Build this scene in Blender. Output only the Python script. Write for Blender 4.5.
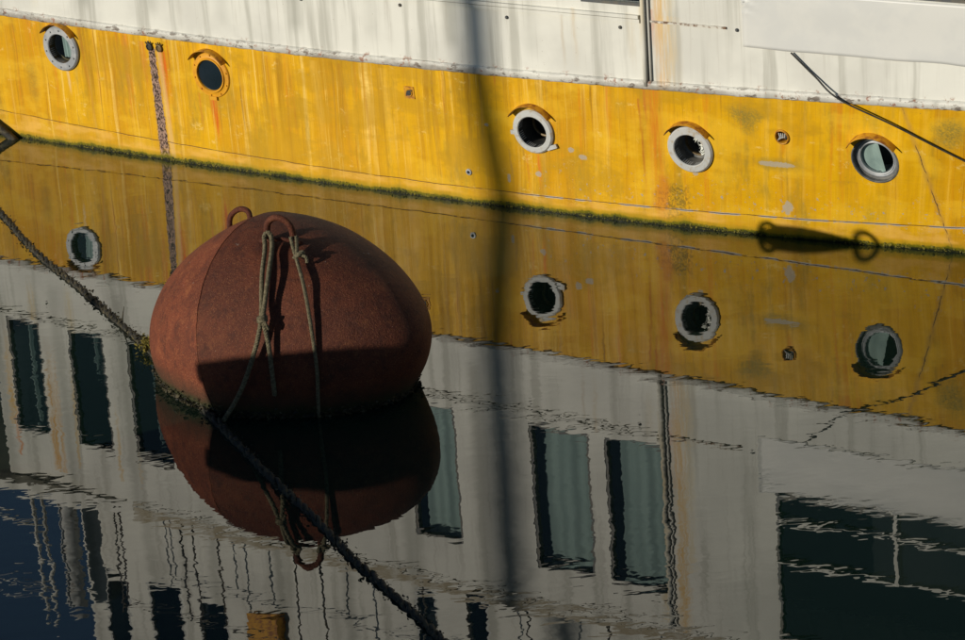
import bpy, bmesh, math, random
from mathutils import Vector, Matrix, noise as mnoise

for o in list(bpy.data.objects):
    bpy.data.objects.remove(o, do_unlink=True)
scene = bpy.context.scene
col = scene.collection
rnd = random.Random(7)

# ---------------------------------------------------------------- camera
CAM_H, PITCH, ROLL = 6.5, math.radians(19.1209), math.radians(3.8266)
fw = Vector((0, math.cos(PITCH), -math.sin(PITCH)))
r0 = Vector((1, 0, 0)); u0 = r0.cross(fw)
right = math.cos(ROLL) * r0 - math.sin(ROLL) * u0
up = math.sin(ROLL) * r0 + math.cos(ROLL) * u0
cd = bpy.data.cameras.new('camera')
cd.sensor_width = 36.0
cd.lens = 36.0 * 3000.0 / 965.0
cd.clip_start, cd.clip_end = 0.1, 3000
cam = bpy.data.objects.new('camera', cd)
col.objects.link(cam)
cam.matrix_world = Matrix(((right.x, up.x, -fw.x, 0), (right.y, up.y, -fw.y, 0), (right.z, up.z, -fw.z, CAM_H), (0, 0, 0, 1)))
scene.camera = cam

# ---------------------------------------------------------------- sky, sun, exposure
TO_SUN = Vector((-0.844, -0.484, 0.232)).normalized()
world = bpy.data.worlds.new('World')
scene.world = world
world.use_nodes = True
wn = world.node_tree
sky = wn.nodes.new('ShaderNodeTexSky')
sky.sky_type = 'NISHITA'
sky.sun_disc = False
sky.sun_elevation = math.asin(TO_SUN.z)
sky.sun_rotation = math.atan2(TO_SUN.x, TO_SUN.y)
sky.air_density, sky.dust_density, sky.ozone_density = 1.0, 0.1, 2.5
bg = wn.nodes['Background']
bg.inputs['Strength'].default_value = 0.055
wn.links.new(sky.outputs['Color'], bg.inputs['Color'])
sd = bpy.data.lights.new('sun', 'SUN')
sd.energy, sd.angle, sd.color = 4.0, math.radians(0.53), (1.0, 0.92, 0.78)
sun = bpy.data.objects.new('sun', sd)
col.objects.link(sun)
sun.rotation_euler = (-TO_SUN).to_track_quat('-Z', 'Y').to_euler()
scene.view_settings.view_transform = 'Standard'
scene.view_settings.look = 'None'
scene.view_settings.exposure = 0.0
scene.view_settings.gamma = 1.0
scene.cycles.max_bounces = 6
scene.cycles.diffuse_bounces = 2
scene.cycles.glossy_bounces = 4


# ---------------------------------------------------------------- node helpers
class NT:
    """Small builder for procedural materials."""
    def __init__(s, name):
        s.m = bpy.data.materials.new(name); s.m.use_nodes = True
        s.t = s.m.node_tree; s.t.nodes.clear()
        s.out = s.t.nodes.new('ShaderNodeOutputMaterial')
        s.tc = s.t.nodes.new('ShaderNodeTexCoord')
        s.sep = None; s.memo = {}
    def put(s, sock, v):
        if isinstance(v, bpy.types.NodeSocket): s.t.links.new(v, sock)
        elif v is not None:
            if isinstance(v, (tuple, list)) and len(v) == 3 and sock.type == 'RGBA': v = (*v, 1)
            sock.default_value = v
    def math(s, op, a, b=None, c=None, clamp=False):
        n = s.t.nodes.new('ShaderNodeMath'); n.operation = op; n.use_clamp = clamp
        for i, v in enumerate((a, b, c)):
            if v is not None: s.put(n.inputs[i], v)
        return n.outputs[0]
    def add(s, a, b): return s.math('ADD', a, b)
    def sub(s, a, b): return s.math('SUBTRACT', a, b)
    def mul(s, a, b): return s.math('MULTIPLY', a, b)
    def xyz(s):
        if s.sep is None:
            s.sep = s.t.nodes.new('ShaderNodeSeparateXYZ'); s.t.links.new(s.tc.outputs['Object'], s.sep.inputs[0])
        return s.sep.outputs
    def vec(s, x, y, z):
        n = s.t.nodes.new('ShaderNodeCombineXYZ')
        for i, v in enumerate((x, y, z)): s.put(n.inputs[i], v)
        return n.outputs[0]
    def scaled(s, sx, sy, sz):
        if (sx, sy, sz) in s.memo: return s.memo[(sx, sy, sz)]
        n = s.t.nodes.new('ShaderNodeVectorMath'); n.operation = 'MULTIPLY'; n.inputs[1].default_value = (sx, sy, sz)
        s.t.links.new(s.tc.outputs['Object'], n.inputs[0]); s.memo[(sx, sy, sz)] = n.outputs[0]; return n.outputs[0]
    def noise(s, vec=None, scale=5, detail=4, rough=0.55, dist=0):
        key = ('n', vec.as_pointer() if vec is not None else 0, scale, detail, rough, dist)
        if key in s.memo: return s.memo[key]
        n = s.t.nodes.new('ShaderNodeTexNoise')
        s.put(n.inputs['Vector'], vec if vec is not None else s.tc.outputs['Object'])
        n.inputs['Scale'].default_value = scale; n.inputs['Detail'].default_value = detail
        n.inputs['Roughness'].default_value = rough; n.inputs['Distortion'].default_value = dist
        s.memo[key] = n.outputs['Fac']; return n.outputs['Fac']
    def step(s, v, lo, hi, a=0.0, b=1.0):
        n = s.t.nodes.new('ShaderNodeMapRange'); n.interpolation_type = 'SMOOTHSTEP'
        s.put(n.inputs[0], v)
        for i, q in enumerate((lo, hi, a, b)): s.put(n.inputs[i + 1], q)
        return n.outputs[0]
    def mix(s, f, a, b):
        n = s.t.nodes.new('ShaderNodeMix'); n.data_type = 'RGBA'
        s.put(n.inputs[0], f); s.put(n.inputs[6], a); s.put(n.inputs[7], b); return n.outputs[2]
    def bump(s, h, strength=1, dist=0.01, normal=None):
        n = s.t.nodes.new('ShaderNodeBump'); n.inputs['Strength'].default_value = strength
        n.inputs['Distance'].default_value = dist; s.put(n.inputs['Height'], h)
        if normal is not None: s.put(n.inputs['Normal'], normal)
        return n.outputs[0]
    def principled(s, color, rough=0.5, metallic=0.0, spec=0.5, normal=None, **kw):
        n = s.t.nodes.new('ShaderNodeBsdfPrincipled')
        s.put(n.inputs['Base Color'], color); s.put(n.inputs['Roughness'], rough)
        s.put(n.inputs['Metallic'], metallic); s.put(n.inputs['Specular IOR Level'], spec)
        if normal is not None: s.put(n.inputs['Normal'], normal)
        for k, v in kw.items(): s.put(n.inputs[k], v)
        return n.outputs[0]
    def done(s, sh):
        s.t.links.new(sh, s.out.inputs['Surface']); return s.m
    # soft vertical streak running down from (x0, ztop), with length and half width
    def streak(s, x, z, x0, ztop, length, w, lean=0.0, wob=None):
        cx = s.add(x, s.mul(s.sub(ztop, z), -lean))
        if wob is not None: cx = s.add(cx, wob)
        dx = s.math('ABSOLUTE', s.sub(cx, x0))
        a = s.step(dx, 0, w, 1, 0)
        d = s.sub(ztop, z)
        b = s.mul(s.step(d, -0.004, 0.006), s.step(d, length * .35, length, 1, 0))
        br = s.step(s.noise(s.scaled(55, 0, 3.5), 1, 3, .65), .36, .60, .25, 1.0)
        return s.mul(s.mul(a, b), br)
    def blob(s, x, z, x0, z0, rx, rz, nz, edge=0.3):
        a = s.math('POWER', s.mul(s.sub(x, x0), 1 / rx), 2); b = s.math('POWER', s.mul(s.sub(z, z0), 1 / rz), 2)
        d = s.add(s.math('SQRT', s.add(a, b)), s.mul(s.sub(nz, .5), 2.2))
        return s.step(d, 1 - edge, 1 + edge, 1, 0)


# ---------------------------------------------------------------- ship lines
def yw(x): return 0.0015 * x**3 + 0.0213 * x * x - 0.6732 * x + 21.4291
def yk(x): return 0.0083 * x * x - 0.7121 * x + 21.2738
def zk(x): return 1.045 + 0.012 * x + 0.005 * x * x
def hy(x, z):
    t = z / zk(x)
    w, k = yw(x), yk(x)
    if t <= 0: return w + (-t) * 0.9 * (w - k)
    return w - (w - k) * min(t, 1.0) ** 0.9
def seam(x): return 0.121 + 0.0022 * x + 0.0072 * x * x
def frame_at(x, z, fn):
    e = 1e-3
    p = Vector((x, fn(x, z), z))
    T = Vector((2 * e, fn(x + e, z) - fn(x - e, z), 0)).normalized()
    U = Vector((0, fn(x, z + e) - fn(x, z - e), 2 * e)).normalized()
    N = T.cross(U).normalized(); U = N.cross(T).normalized()
    return Matrix(((T.x, U.x, N.x, p.x), (T.y, U.y, N.y, p.y), (T.z, U.z, N.z, p.z), (0, 0, 0, 1)))
def hull_frame(x, z): return frame_at(x, z, hy)
def wall_frame(x, z, off=0.0): return frame_at(x, z, lambda a, b: yk(a) + off)


# ---------------------------------------------------------------- materials
def mat_hull():
    n = NT('hull_yellow_paint'); X, Y, Z = n.xyz()
    wob = n.mul(n.sub(n.noise(n.scaled(3, 0, 2), 1, 2), .5), .03)
    xs = n.add(X, wob)
    broad = n.noise(n.vec(n.mul(xs, 2.6), 0, n.mul(Z, .5)), 1, 3)
    fine = n.noise(n.vec(n.mul(xs, 12), 3.1, n.mul(Z, .45)), 1, 6, .68)
    hair = n.noise(n.vec(n.mul(xs, 55), 7.7, n.mul(Z, .8)), 1, 3, .6)
    cloud = n.noise(None, 2.2, 5, .6)
    spot = n.noise(None, 38, 3, .6)
    c = n.mix(n.step(broad, .35, .68), (.70, .385, .003), (.60, .300, .003))
    c = n.mix(n.mul(n.step(fine, .48, .74), .75), c, (.48, .235, .006))
    c = n.mix(n.mul(n.step(fine, .48, .28), .6), c, (.84, .50, .06))
    c = n.mix(n.mul(n.mul(n.step(hair, .54, .70), n.step(broad, .4, .6, .25, 1)), .6), c, (.40, .165, .008))
    c = n.mix(n.mul(n.step(cloud, .58, .75), .5), c, (.82, .47, .010))
    pale = n.noise(n.vec(n.mul(xs, 21), 11.3, n.mul(Z, .35)), 1, 5, .7)
    zone = n.step(n.noise(n.scaled(.55, .55, .25), 1, 2), .42, .60)
    leftish = n.step(X, .3, 1.2, 1, .35)
    top = n.step(n.add(Z, n.mul(n.sub(pale, .5), 1.6)), .15, .75, .25, 1)
    c = n.mix(n.mul(n.mul(n.step(pale, .53, .66), leftish), n.mul(n.add(zone, .35), .55)), c, (.88, .62, .17))
    och = n.noise(n.vec(n.mul(xs, 8.5), 5.9, n.mul(Z, .30)), 1, 6, .72)
    c = n.mix(n.mul(n.mul(n.step(och, .50, .66), top), n.mul(leftish, .9)), c, (.37, .185, .006))
    drip = n.noise(n.vec(n.mul(xs, 33), 9.1, n.mul(Z, .5)), 1, 3, .6)
    c = n.mix(n.mul(n.mul(n.step(drip, .60, .70), top), n.mul(n.add(zone, .3), .6)), c, (.26, .125, .010))
    org = n.noise(n.vec(n.mul(xs, 10), 21.9, n.mul(Z, .4)), 1, 4, .65)
    c = n.mix(n.mul(n.step(org, .57, .70), .6), c, (.62, .19, .010))
    grn = n.noise(n.vec(n.mul(xs, 5), 31.9, n.mul(Z, 1.2)), 1, 5, .7)
    c = n.mix(n.mul(n.step(grn, .50, .70), .6), c, (.29, .20, .025))
    scf = n.noise(n.scaled(7, 7, 11), 1, 6, .75)
    c = n.mix(n.mul(n.step(scf, .60, .68), .5), c, (.78, .56, .17))
    pt = n.noise(n.scaled(1.1, 1.1, 2.2), 1, 5, .62)
    c = n.mix(n.mul(n.step(pt, .51, .58), .55), c, (.47, .26, .01))
    c = n.mix(n.mul(n.step(pt, .46, .38), .35), c, (.80, .50, .03))
    c = n.mix(n.mul(n.step(n.add(Z, n.mul(n.sub(grn, .5), .5)), .22, .05), .35), c, (.44, .24, .02))
    # faint horizontal streaks, painted in place of rippled light off the water
    br = n.noise(n.vec(n.mul(X, 1.5), 0, n.mul(Z, 70)), 1, 2)
    c = n.mix(n.mul(n.step(br, .50, .7), .08), c, (.44, .22, .02))
    # dirt and moss blotches
    for (x0, z0, rx, rz, k) in ((1.90, .93, .10, .07, .75), (1.93, .84, .05, .05, .5), (3.18, .93, .09, .10, .8), (-3.55, .52, .05, .16, .35), (-.55, .55, .14, .10, .0), (2.35, .48, .35, .05, .0)):
        if k: c = n.mix(n.mul(n.blob(X, Z, x0, z0, rx, rz, n.noise(None, 11, 6, .75), .6), n.mul(n.step(n.noise(None, 70, 4, .7), .35, .62, .35, 1), k)), c, (.20, .17, .04))
    # rust runs
    w2 = n.mul(n.sub(n.noise(n.scaled(0, 0, 9), 1, 3), .5), .02)
    for (x0, zt, L, w, k, cc) in (
            (-1.985, .60, .46, .045, 1.0, (.60, .11, .008)), (-2.375, .93, .5, .045, 1.0, (.66, .12, .008)), (-2.38, .6, .4, .02, .5, (.62, .2, .02)),
            (-2.54, .99, .5, .04, .7, (.55, .16, .03)), (1.29, 1.06, 1.05, .075, .75, (.60, .17, .012)), (1.20, .98, .8, .014, .9, (.42, .10, .02)),
            (1.235, 1.06, .3, .012, .7, (.5, .1, .02)), (.485, .46, .4, .02, .8, (.62, .16, .02)), (.20, 1.05, .12, .012, .6, (.6, .15, .02)),
            (2.145, .76, .13, .03, .5, (.6, .2, .012)), (1.60, .9, .6, .012, .45, (.40, .2, .02)), (-1.52, 1.0, .9, .03, .45, (.42, .17, .015)),
            (-1.35, 1.0, .8, .02, .5, (.42, .17, .015)), (-3.33, .68, .5, .02, .5, (.60, .16, .02)), (-2.10, .62, .45, .018, .5, (.60, .20, .02)), (.40, .47, .4, .016, .5, (.50, .16, .02)), (1.50, .44, .35, .02, .4, (.52, .2, .02)), (2.62, .5, .35, .02, .4, (.40, .18, .02)), (-2.78, 1.0, .85, .018, .5, (.36, .17, .015)), (-2.9, 1.02, .5, .015, .45, (.42, .17, .015)),
            (-3.35, .7, .6, .02, .5, (.44, .19, .01)), (-1.75, .9, .75, .03, .4, (.50, .24, .01)), (-3.22, .66, .25, .02, .5, (.74, .62, .4)),
            (-.95, 1.0, .9, .03, .5, (.42, .19, .015)), (-.78, 1.0, .8, .025, .4, (.40, .18, .015)), (-.25, .8, .6, .02, .35, (.46, .2, .015)),
            (-3.05, .75, .6, .012, .5, (.55, .2, .03)), (.28, .47, .35, .012, .6, (.30, .18, .05)), (-.62, 1.0, .9, .05, .35, (.80, .5, .09)), (-1.15, 1.0, .9, .05, .35, (.80, .5, .09))):
        c = n.mix(n.mul(n.streak(X, Z, x0, zt, L, w, .05, w2), k), c, cc)
    # slanting crack at the right
    ck = n.math('ABSOLUTE', n.sub(n.add(X, n.mul(n.sub(n.noise(None, 14, 4), .5), .03)), n.add(2.905, n.mul(n.sub(1.05, Z), .33))))
    c = n.mix(n.mul(n.step(ck, .0, .03, 1, 0), .35), c, (.30, .18, .08))
    c = n.mix(n.mul(n.step(ck, .001, .005, 1, 0), n.step(n.noise(None, 7, 3), .46, .56)), c, (.10, .06, .03))
    # black and pale discharge stain
    d = n.math('ABSOLUTE', n.sub(n.add(X, n.mul(n.sub(n.noise(None, 25, 3), .5), .03)), n.add(-2.462, n.mul(n.sub(.95, Z), .022))))
    wdt = n.add(.028, n.mul(n.sub(.95, Z), .014))
    below = n.step(Z, .93, .95, 1, 0)
    halo = n.math('ABSOLUTE', n.sub(X, n.add(-2.40, n.mul(n.sub(.95, Z), .03))))
    c = n.mix(n.mul(n.mul(n.step(halo, .008, .03, 1, 0), below), .4), c, (.72, .52, .26))
    sp = n.noise(n.scaled(70, 70, 45), 1, 3, .7)
    dc = n.mix(n.step(sp, .42, .56), (.022, .014, .010), (.34, .22, .17))
    c = n.mix(n.mul(n.step(n.sub(d, wdt), -.006, .006, 1, 0), below), c, dc)
    # bare grey patches
    nn = n.noise(None, 16, 5, .65)
    halo1 = n.blob(X, Z, 2.11, .578, .16, .045, nn, .7)
    c = n.mix(n.mul(halo1, .6), c, (.28, .20, .03))
    nn2 = n.noise(None, 48, 4, .65)
    for (x0, z0, rx, rz) in ((2.105, .578, .115, .020), (2.18, .245, .032, .05), (1.57, .44, .018, .014), (.60, .53, .03, .008), (.72, .52, .02, .02), (.125, .643, .014, .012), (.265, .235, .012, .035), (.80, .47, .03, .02), (.48, .30, .02, .02)):
        c = n.mix(n.mul(n.blob(X, Z, x0, z0, rx, rz, n.add(n.mul(nn, .45), n.mul(nn2, .55)), .15), .85), c, (.40, .35, .27))
    # scattered chips low on the plating, towards the right
    chipx = n.mul(n.step(X, .1, 1.0), n.mul(n.step(Z, .12, .17), n.step(Z, .26, .5, 1, 0)))
    ch = n.mul(n.step(n.noise(None, 26, 4, .7), .62, .66), chipx)
    c = n.mix(n.mul(ch, .85), c, (.34, .33, .30))
    ch2 = n.mul(n.step(n.noise(None, 60, 3, .7), .70, .73), n.step(X, -4.5, 2, .2, .9))
    c = n.mix(ch2, c, (.16, .11, .05))
    ch3 = n.mul(n.step(n.noise(None, 34, 6, .78), .655, .675), n.step(n.noise(n.scaled(1.7, 1.7, 2.4), 1, 2), .45, .6))
    c = n.mix(n.mul(ch3, .8), c, (.30, .27, .20))
    # weedy rust smudge
    wd = n.mul(n.blob(X, Z, 1.42, .20, .12, .12, n.noise(None, 9, 4), .5), n.step(n.noise(None, 48, 3, .7), .46, .56))
    c = n.mix(n.mul(wd, .6), c, (.10, .085, .02))
    c = n.mix(n.mul(n.blob(X, Z, 1.34, .24, .05, .16, n.noise(None, 12, 4), .6), .55), c, (.52, .16, .02))
    # seam line above the water, with bare grey paint along it
    sz = n.add(n.add(.121, n.mul(X, .0022)), n.mul(n.mul(X, X), .0072))
    sj = n.add(n.sub(Z, sz), n.mul(n.sub(n.noise(n.scaled(6, 6, 6), 1, 4), .5), .018))
    sa = n.math('ABSOLUTE', sj)
    c = n.mix(n.mul(n.step(sa, .004, .012, 1, 0), n.mul(n.step(X, .2, .6), n.step(n.noise(None, 6, 3), .45, .55))), c, (.36, .37, .36))
    line = n.mul(n.step(sa, .0015, .0045, 1, 0), n.step(n.noise(None, 5, 3), .33, .45, .35, 1))
    c = n.mix(n.mul(line, .9), c, (.10, .05, .02))
    # pale band under the seam
    bl = n.mul(n.mul(n.step(sj, -.015, -.004, 1, 0), n.step(Z, .05, .08)), n.step(n.noise(n.scaled(4, 4, 10), 1, 4), .4, .62))
    c = n.mix(n.mul(bl, .55), c, (.76, .44, .10))
    # weed and slime at the water
    az = n.sub(Z, n.mul(n.sub(n.noise(n.scaled(3.2, 3.2, 1.2), 1, 7, .72), .5), .12))
    c = n.mix(n.mul(n.step(az, .045, .075, 1, 0), .55), c, (.30, .22, .012))
    c = n.mix(n.step(az, .024, .046, 1, 0), c, n.mix(n.noise(None, 60, 3), (.045, .055, .004), (.20, .17, .006)))
    c = n.mix(n.step(az, .006, .022, 1, 0), c, (.016, .018, .006))
    h = n.add(n.mul(n.noise(None, 1.7, 3), 1.0), n.add(n.mul(nn, .05), n.mul(br, .015)))
    h = n.sub(h, n.mul(n.step(sa, .001, .006, 1, 0), .06))
    nb = n.bump(h, .6, .05)
    return n.done(n.principled(c, n.step(fine, .3, .7, .42, .62), spec=.2, normal=nb))

def mat_white():
    n = NT('ship_white_paint'); X, Y, Z = n.xyz()
    wob = n.mul(n.sub(n.noise(n.scaled(2, 0, 1.5), 1, 2), .5), .04); xs = n.add(X, wob)
    fine = n.noise(n.vec(n.mul(xs, 9), 0, n.mul(Z, .45)), 1, 4, .6)
    hair = n.noise(n.vec(n.mul(xs, 42), 2, n.mul(Z, .9)), 1, 3, .6)
    c = n.mix(n.step(n.noise(None, 1.6, 4), .4, .65), (.66, .655, .60), (.57, .565, .52))
    c = n.mix(n.mul(n.step(fine, .48, .68), .7), c, (.36, .355, .31))
    c = n.mix(n.mul(n.step(hair, .58, .72), .28), c, (.34, .31, .26))
    # grey bands paint in the shading of plates over the frames, above the knuckle
    fr = n.math('ABSOLUTE', n.sub(n.math('FRACT', n.mul(n.add(xs, 10.27), 1.72)), .5))
    c = n.mix(n.mul(n.mul(n.step(fr, .0, .16, 1, 0), n.step(X, .6, 1.1, 1, 0)), n.mul(n.step(Z, 1.15, 1.3), n.step(n.noise(n.scaled(.9, .9, .3), 1, 2), .35, .6, .25, .75))), c, (.32, .32, .28))
    # rust
    w2 = n.mul(n.sub(n.noise(n.scaled(0, 0, 6), 1, 3), .5), .03)
    for (x0, zt, L, w, k, cc) in ((1.345, 1.95, 1.9, .06, .55, (.60, .34, .12)), (1.42, 1.6, .7, .10, .4, (.64, .46, .22)), (1.31, 1.64, .3, .025, .6, (.50, .16, .05)), (1.35, 3.1, 2.6, .07, .95, (.58, .36, .09)), (1.22, 3.0, 2.2, .04, .7, (.52, .38, .14)), (1.42, 2.6, 1.6, .05, .5, (.60, .48, .26)),
            (1.17, 1.6, .5, .05, .4, (.5, .42, .28)), (.78, 1.6, .5, .03, .45, (.5, .38, .22)), (.70, 1.55, .5, .02, .4, (.42, .33, .22)), (-3.72, 2.95, 1.35, .06, 1.0, (.56, .30, .05)), (-3.80, 1.6, .45, .06, .6, (.58, .42, .16)),
            (-3.66, 2.95, 1.3, .03, .8, (.56, .30, .06)), (-4.10, 2.6, 1.0, .05, 1.0, (.58, .36, .10)), (-4.07, 2.9, .6, .03, .9, (.60, .20, .02)), (-3.51, 2.85, 1.1, .025, .8, (.56, .36, .1)), (-3.13, 2.9, .8, .025, .8, (.56, .36, .1)), (-2.95, 2.9, .4, .02, .4, (.56, .36, .1)),
            (-3.45, 1.6, .5, .06, .45, (.6, .46, .2)), (-2.2, 1.5, .45, .04, .35, (.36, .34, .29)), (-.55, 1.6, .5, .04, .5, (.36, .34, .29)), (-.12, 1.6, .5, .03, .4, (.36, .34, .29))):
        c = n.mix(n.mul(n.streak(X, Z, x0, zt, L, w, .02, w2), k), c, cc)
    # chips and rust along the bottom ledge
    zk_ = n.add(n.add(1.045, n.mul(X, .012)), n.mul(n.mul(X, X), .005))
    dz = n.sub(Z, zk_)
    cn = n.noise(n.scaled(9, 9, 20), 1, 5, .7)
    low = n.step(n.add(dz, n.mul(n.sub(cn, .5), .12)), .015, .055, 1, 0)
    patch = n.step(n.noise(n.scaled(1.3, 1.3, 1.3), 1, 3), .38, .58, .25, 1)
    c = n.mix(n.mul(n.mul(low, patch), .8), c, n.mix(n.noise(None, 30, 3), (.16, .14, .12), (.42, .40, .36)))
    c = n.mix(n.mul(n.mul(n.step(cn, .54, .62), n.step(dz, .035, .07, 1, 0)), .85), c, (.10, .07, .05))
    c = n.mix(n.mul(n.mul(n.step(n.noise(None, 13, 4, .7), .57, .65), n.step(dz, .05, .09, 1, 0)), .75), c, (.24, .075, .025))
    c = n.mix(n.mul(n.step(n.noise(None, 45, 3, .7), .72, .75), .8), c, (.20, .13, .08))
    nb = n.bump(n.add(n.noise(None, 1.4, 3), n.mul(cn, .05)), .5, .04)
    return n.done(n.principled(c, .5, spec=.35, normal=nb))

def mat_simple(name, c1, c2, scale=20, rough=.6, metallic=0, spec=.4, bump=.002, detail=4, lo=.4, hi=.62, sc=(1, 1, 1)):
    n = NT(name)
    f = n.noise(n.scaled(*sc), scale, detail, .6)
    return n.done(n.principled(n.mix(n.step(f, lo, hi), c1, c2), rough, metallic, spec, n.bump(f, .7, bump)))

def mat_rust(name='buoy_red_lead_paint', k=1.0):
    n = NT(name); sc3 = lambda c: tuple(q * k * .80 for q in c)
    a = n.noise(None, 3.0, 6, .65); b = n.noise(None, 55, 4, .7); d = n.noise(None, 140, 2, .6)
    run = n.noise(n.scaled(12, 12, 1.4), 1, 4, .6)
    c = n.mix(n.step(a, .35, .66), sc3((.150, .036, .016)), sc3((.235, .058, .024)))
    c = n.mix(n.mul(n.step(b, .5, .68), .55), c, sc3((.085, .021, .012)))
    c = n.mix(n.mul(n.step(d, .54, .68), .75), c, sc3((.42, .16, .06)))
    mid = n.noise(None, 11, 6, .72)
    c = n.mix(n.mul(n.step(mid, .50, .64), .6), c, sc3((.085, .024, .014)))
    c = n.mix(n.mul(n.step(mid, .44, .34), .5), c, sc3((.33, .105, .040)))
    c = n.mix(n.mul(n.step(run, .55, .75), .4), c, (.095, .024, .013))
    c = n.mix(n.mul(n.step(n.noise(None, 90, 3, .7), .715, .74), .9), c, (.55, .42, .32))
    x, y, z = n.xyz()
    runs = n.noise(n.vec(n.mul(x, 26), n.mul(y, 26), n.mul(z, 1.1)), 1, 4, .65)
    c = n.mix(n.mul(n.step(runs, .56, .72), .55), c, (.055, .016, .010))
    c = n.mix(n.mul(n.step(n.noise(n.scaled(9, 9, 9), 1, 6, .75), .58, .70), .45), c, sc3((.36, .125, .04)))
    c = n.mix(n.mul(n.step(n.noise(None, 21, 5, .75), .66, .72), .7), c, (.045, .018, .012))
    drop = n.mul(n.step(n.noise(n.scaled(16, 16, 5), 1, 3, .6), .70, .74), n.step(z, .6, .8))
    c = n.mix(n.mul(drop, .5), c, (.42, .38, .32))
    zz = n.add(z, n.mul(n.sub(n.noise(None, 14, 5, .7), .5), .10))
    c = n.mix(n.mul(n.step(zz, .10, .24, 1, 0), .7), c, (.050, .028, .014))
    c = n.mix(n.step(zz, .04, .12, 1, 0), c, n.mix(b, (.012, .014, .006), (.045, .05, .014)))
    nb = n.bump(n.add(n.mul(b, .7), n.add(n.mul(d, .5), n.mul(a, 1.2))), .9, .010)
    return n.done(n.principled(c, .72, spec=.3, normal=nb))

def mat_glass(name='window_glass', tint=(.74, .82, .82)):
    n = NT(name)
    g_ = n.t.nodes.new('ShaderNodeNewGeometry'); dt = n.t.nodes.new('ShaderNodeVectorMath'); dt.operation = 'DOT_PRODUCT'
    n.t.links.new(g_.outputs['Incoming'], dt.inputs[0]); n.t.links.new(g_.outputs['Normal'], dt.inputs[1])
    c1 = n.sub(1.0, n.math('ABSOLUTE', dt.outputs['Value']))
    fac = n.add(.11, n.mul(n.math('POWER', c1, 5), .89))      # two thin surfaces, the same from both sides
    nb = n.bump(n.noise(None, 3, 2), .3, .004)
    t = n.t.nodes.new('ShaderNodeBsdfTransparent'); n.put(t.inputs[0], tint)
    g = n.t.nodes.new('ShaderNodeBsdfGlossy'); g.inputs['Roughness'].default_value = .02
    n.t.links.new(nb, g.inputs['Normal'])
    m = n.t.nodes.new('ShaderNodeMixShader')
    n.t.links.new(fac, m.inputs[0]); n.t.links.new(t.outputs[0], m.inputs[1]); n.t.links.new(g.outputs[0], m.inputs[2])
    return n.done(m.outputs[0])

def mat_water():
    n = NT('harbour_water')
    big = n.noise(n.scaled(1, 1, 1), .55, 2)
    amp = n.step(big, .35, .65, .45, 1.0)
    r1 = n.noise(n.scaled(5.0, 8.0, 1), 1, 2, .45, .4)
    r2 = n.noise(n.scaled(1.1, 1.9, 1), 1, 1)
    r3 = n.noise(n.scaled(13, 19, 1), 1, 1)
    h = n.add(n.mul(n.add(n.mul(r1, .00085), n.mul(r3, .00010)), amp), n.mul(r2, .0011))
    nb = n.bump(h, 1.0, 1.0)
    f = n.t.nodes.new('ShaderNodeFresnel'); f.inputs['IOR'].default_value = 1.34
    n.t.links.new(nb, f.inputs['Normal'])
    fac = n.math('MULTIPLY', f.outputs[0], 1.68, clamp=True)
    d = n.t.nodes.new('ShaderNodeBsdfDiffuse'); n.put(d.inputs[0], (.007, .018, .012))
    g = n.t.nodes.new('ShaderNodeBsdfGlossy'); g.inputs['Roughness'].default_value = .0
    n.put(g.inputs[0], (1, 1, 1)); n.t.links.new(nb, g.inputs['Normal'])
    m = n.t.nodes.new('ShaderNodeMixShader')
    n.t.links.new(fac, m.inputs[0]); n.t.links.new(d.outputs[0], m.inputs[1]); n.t.links.new(g.outputs[0], m.inputs[2])
    return n.done(m.outputs[0])

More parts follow.
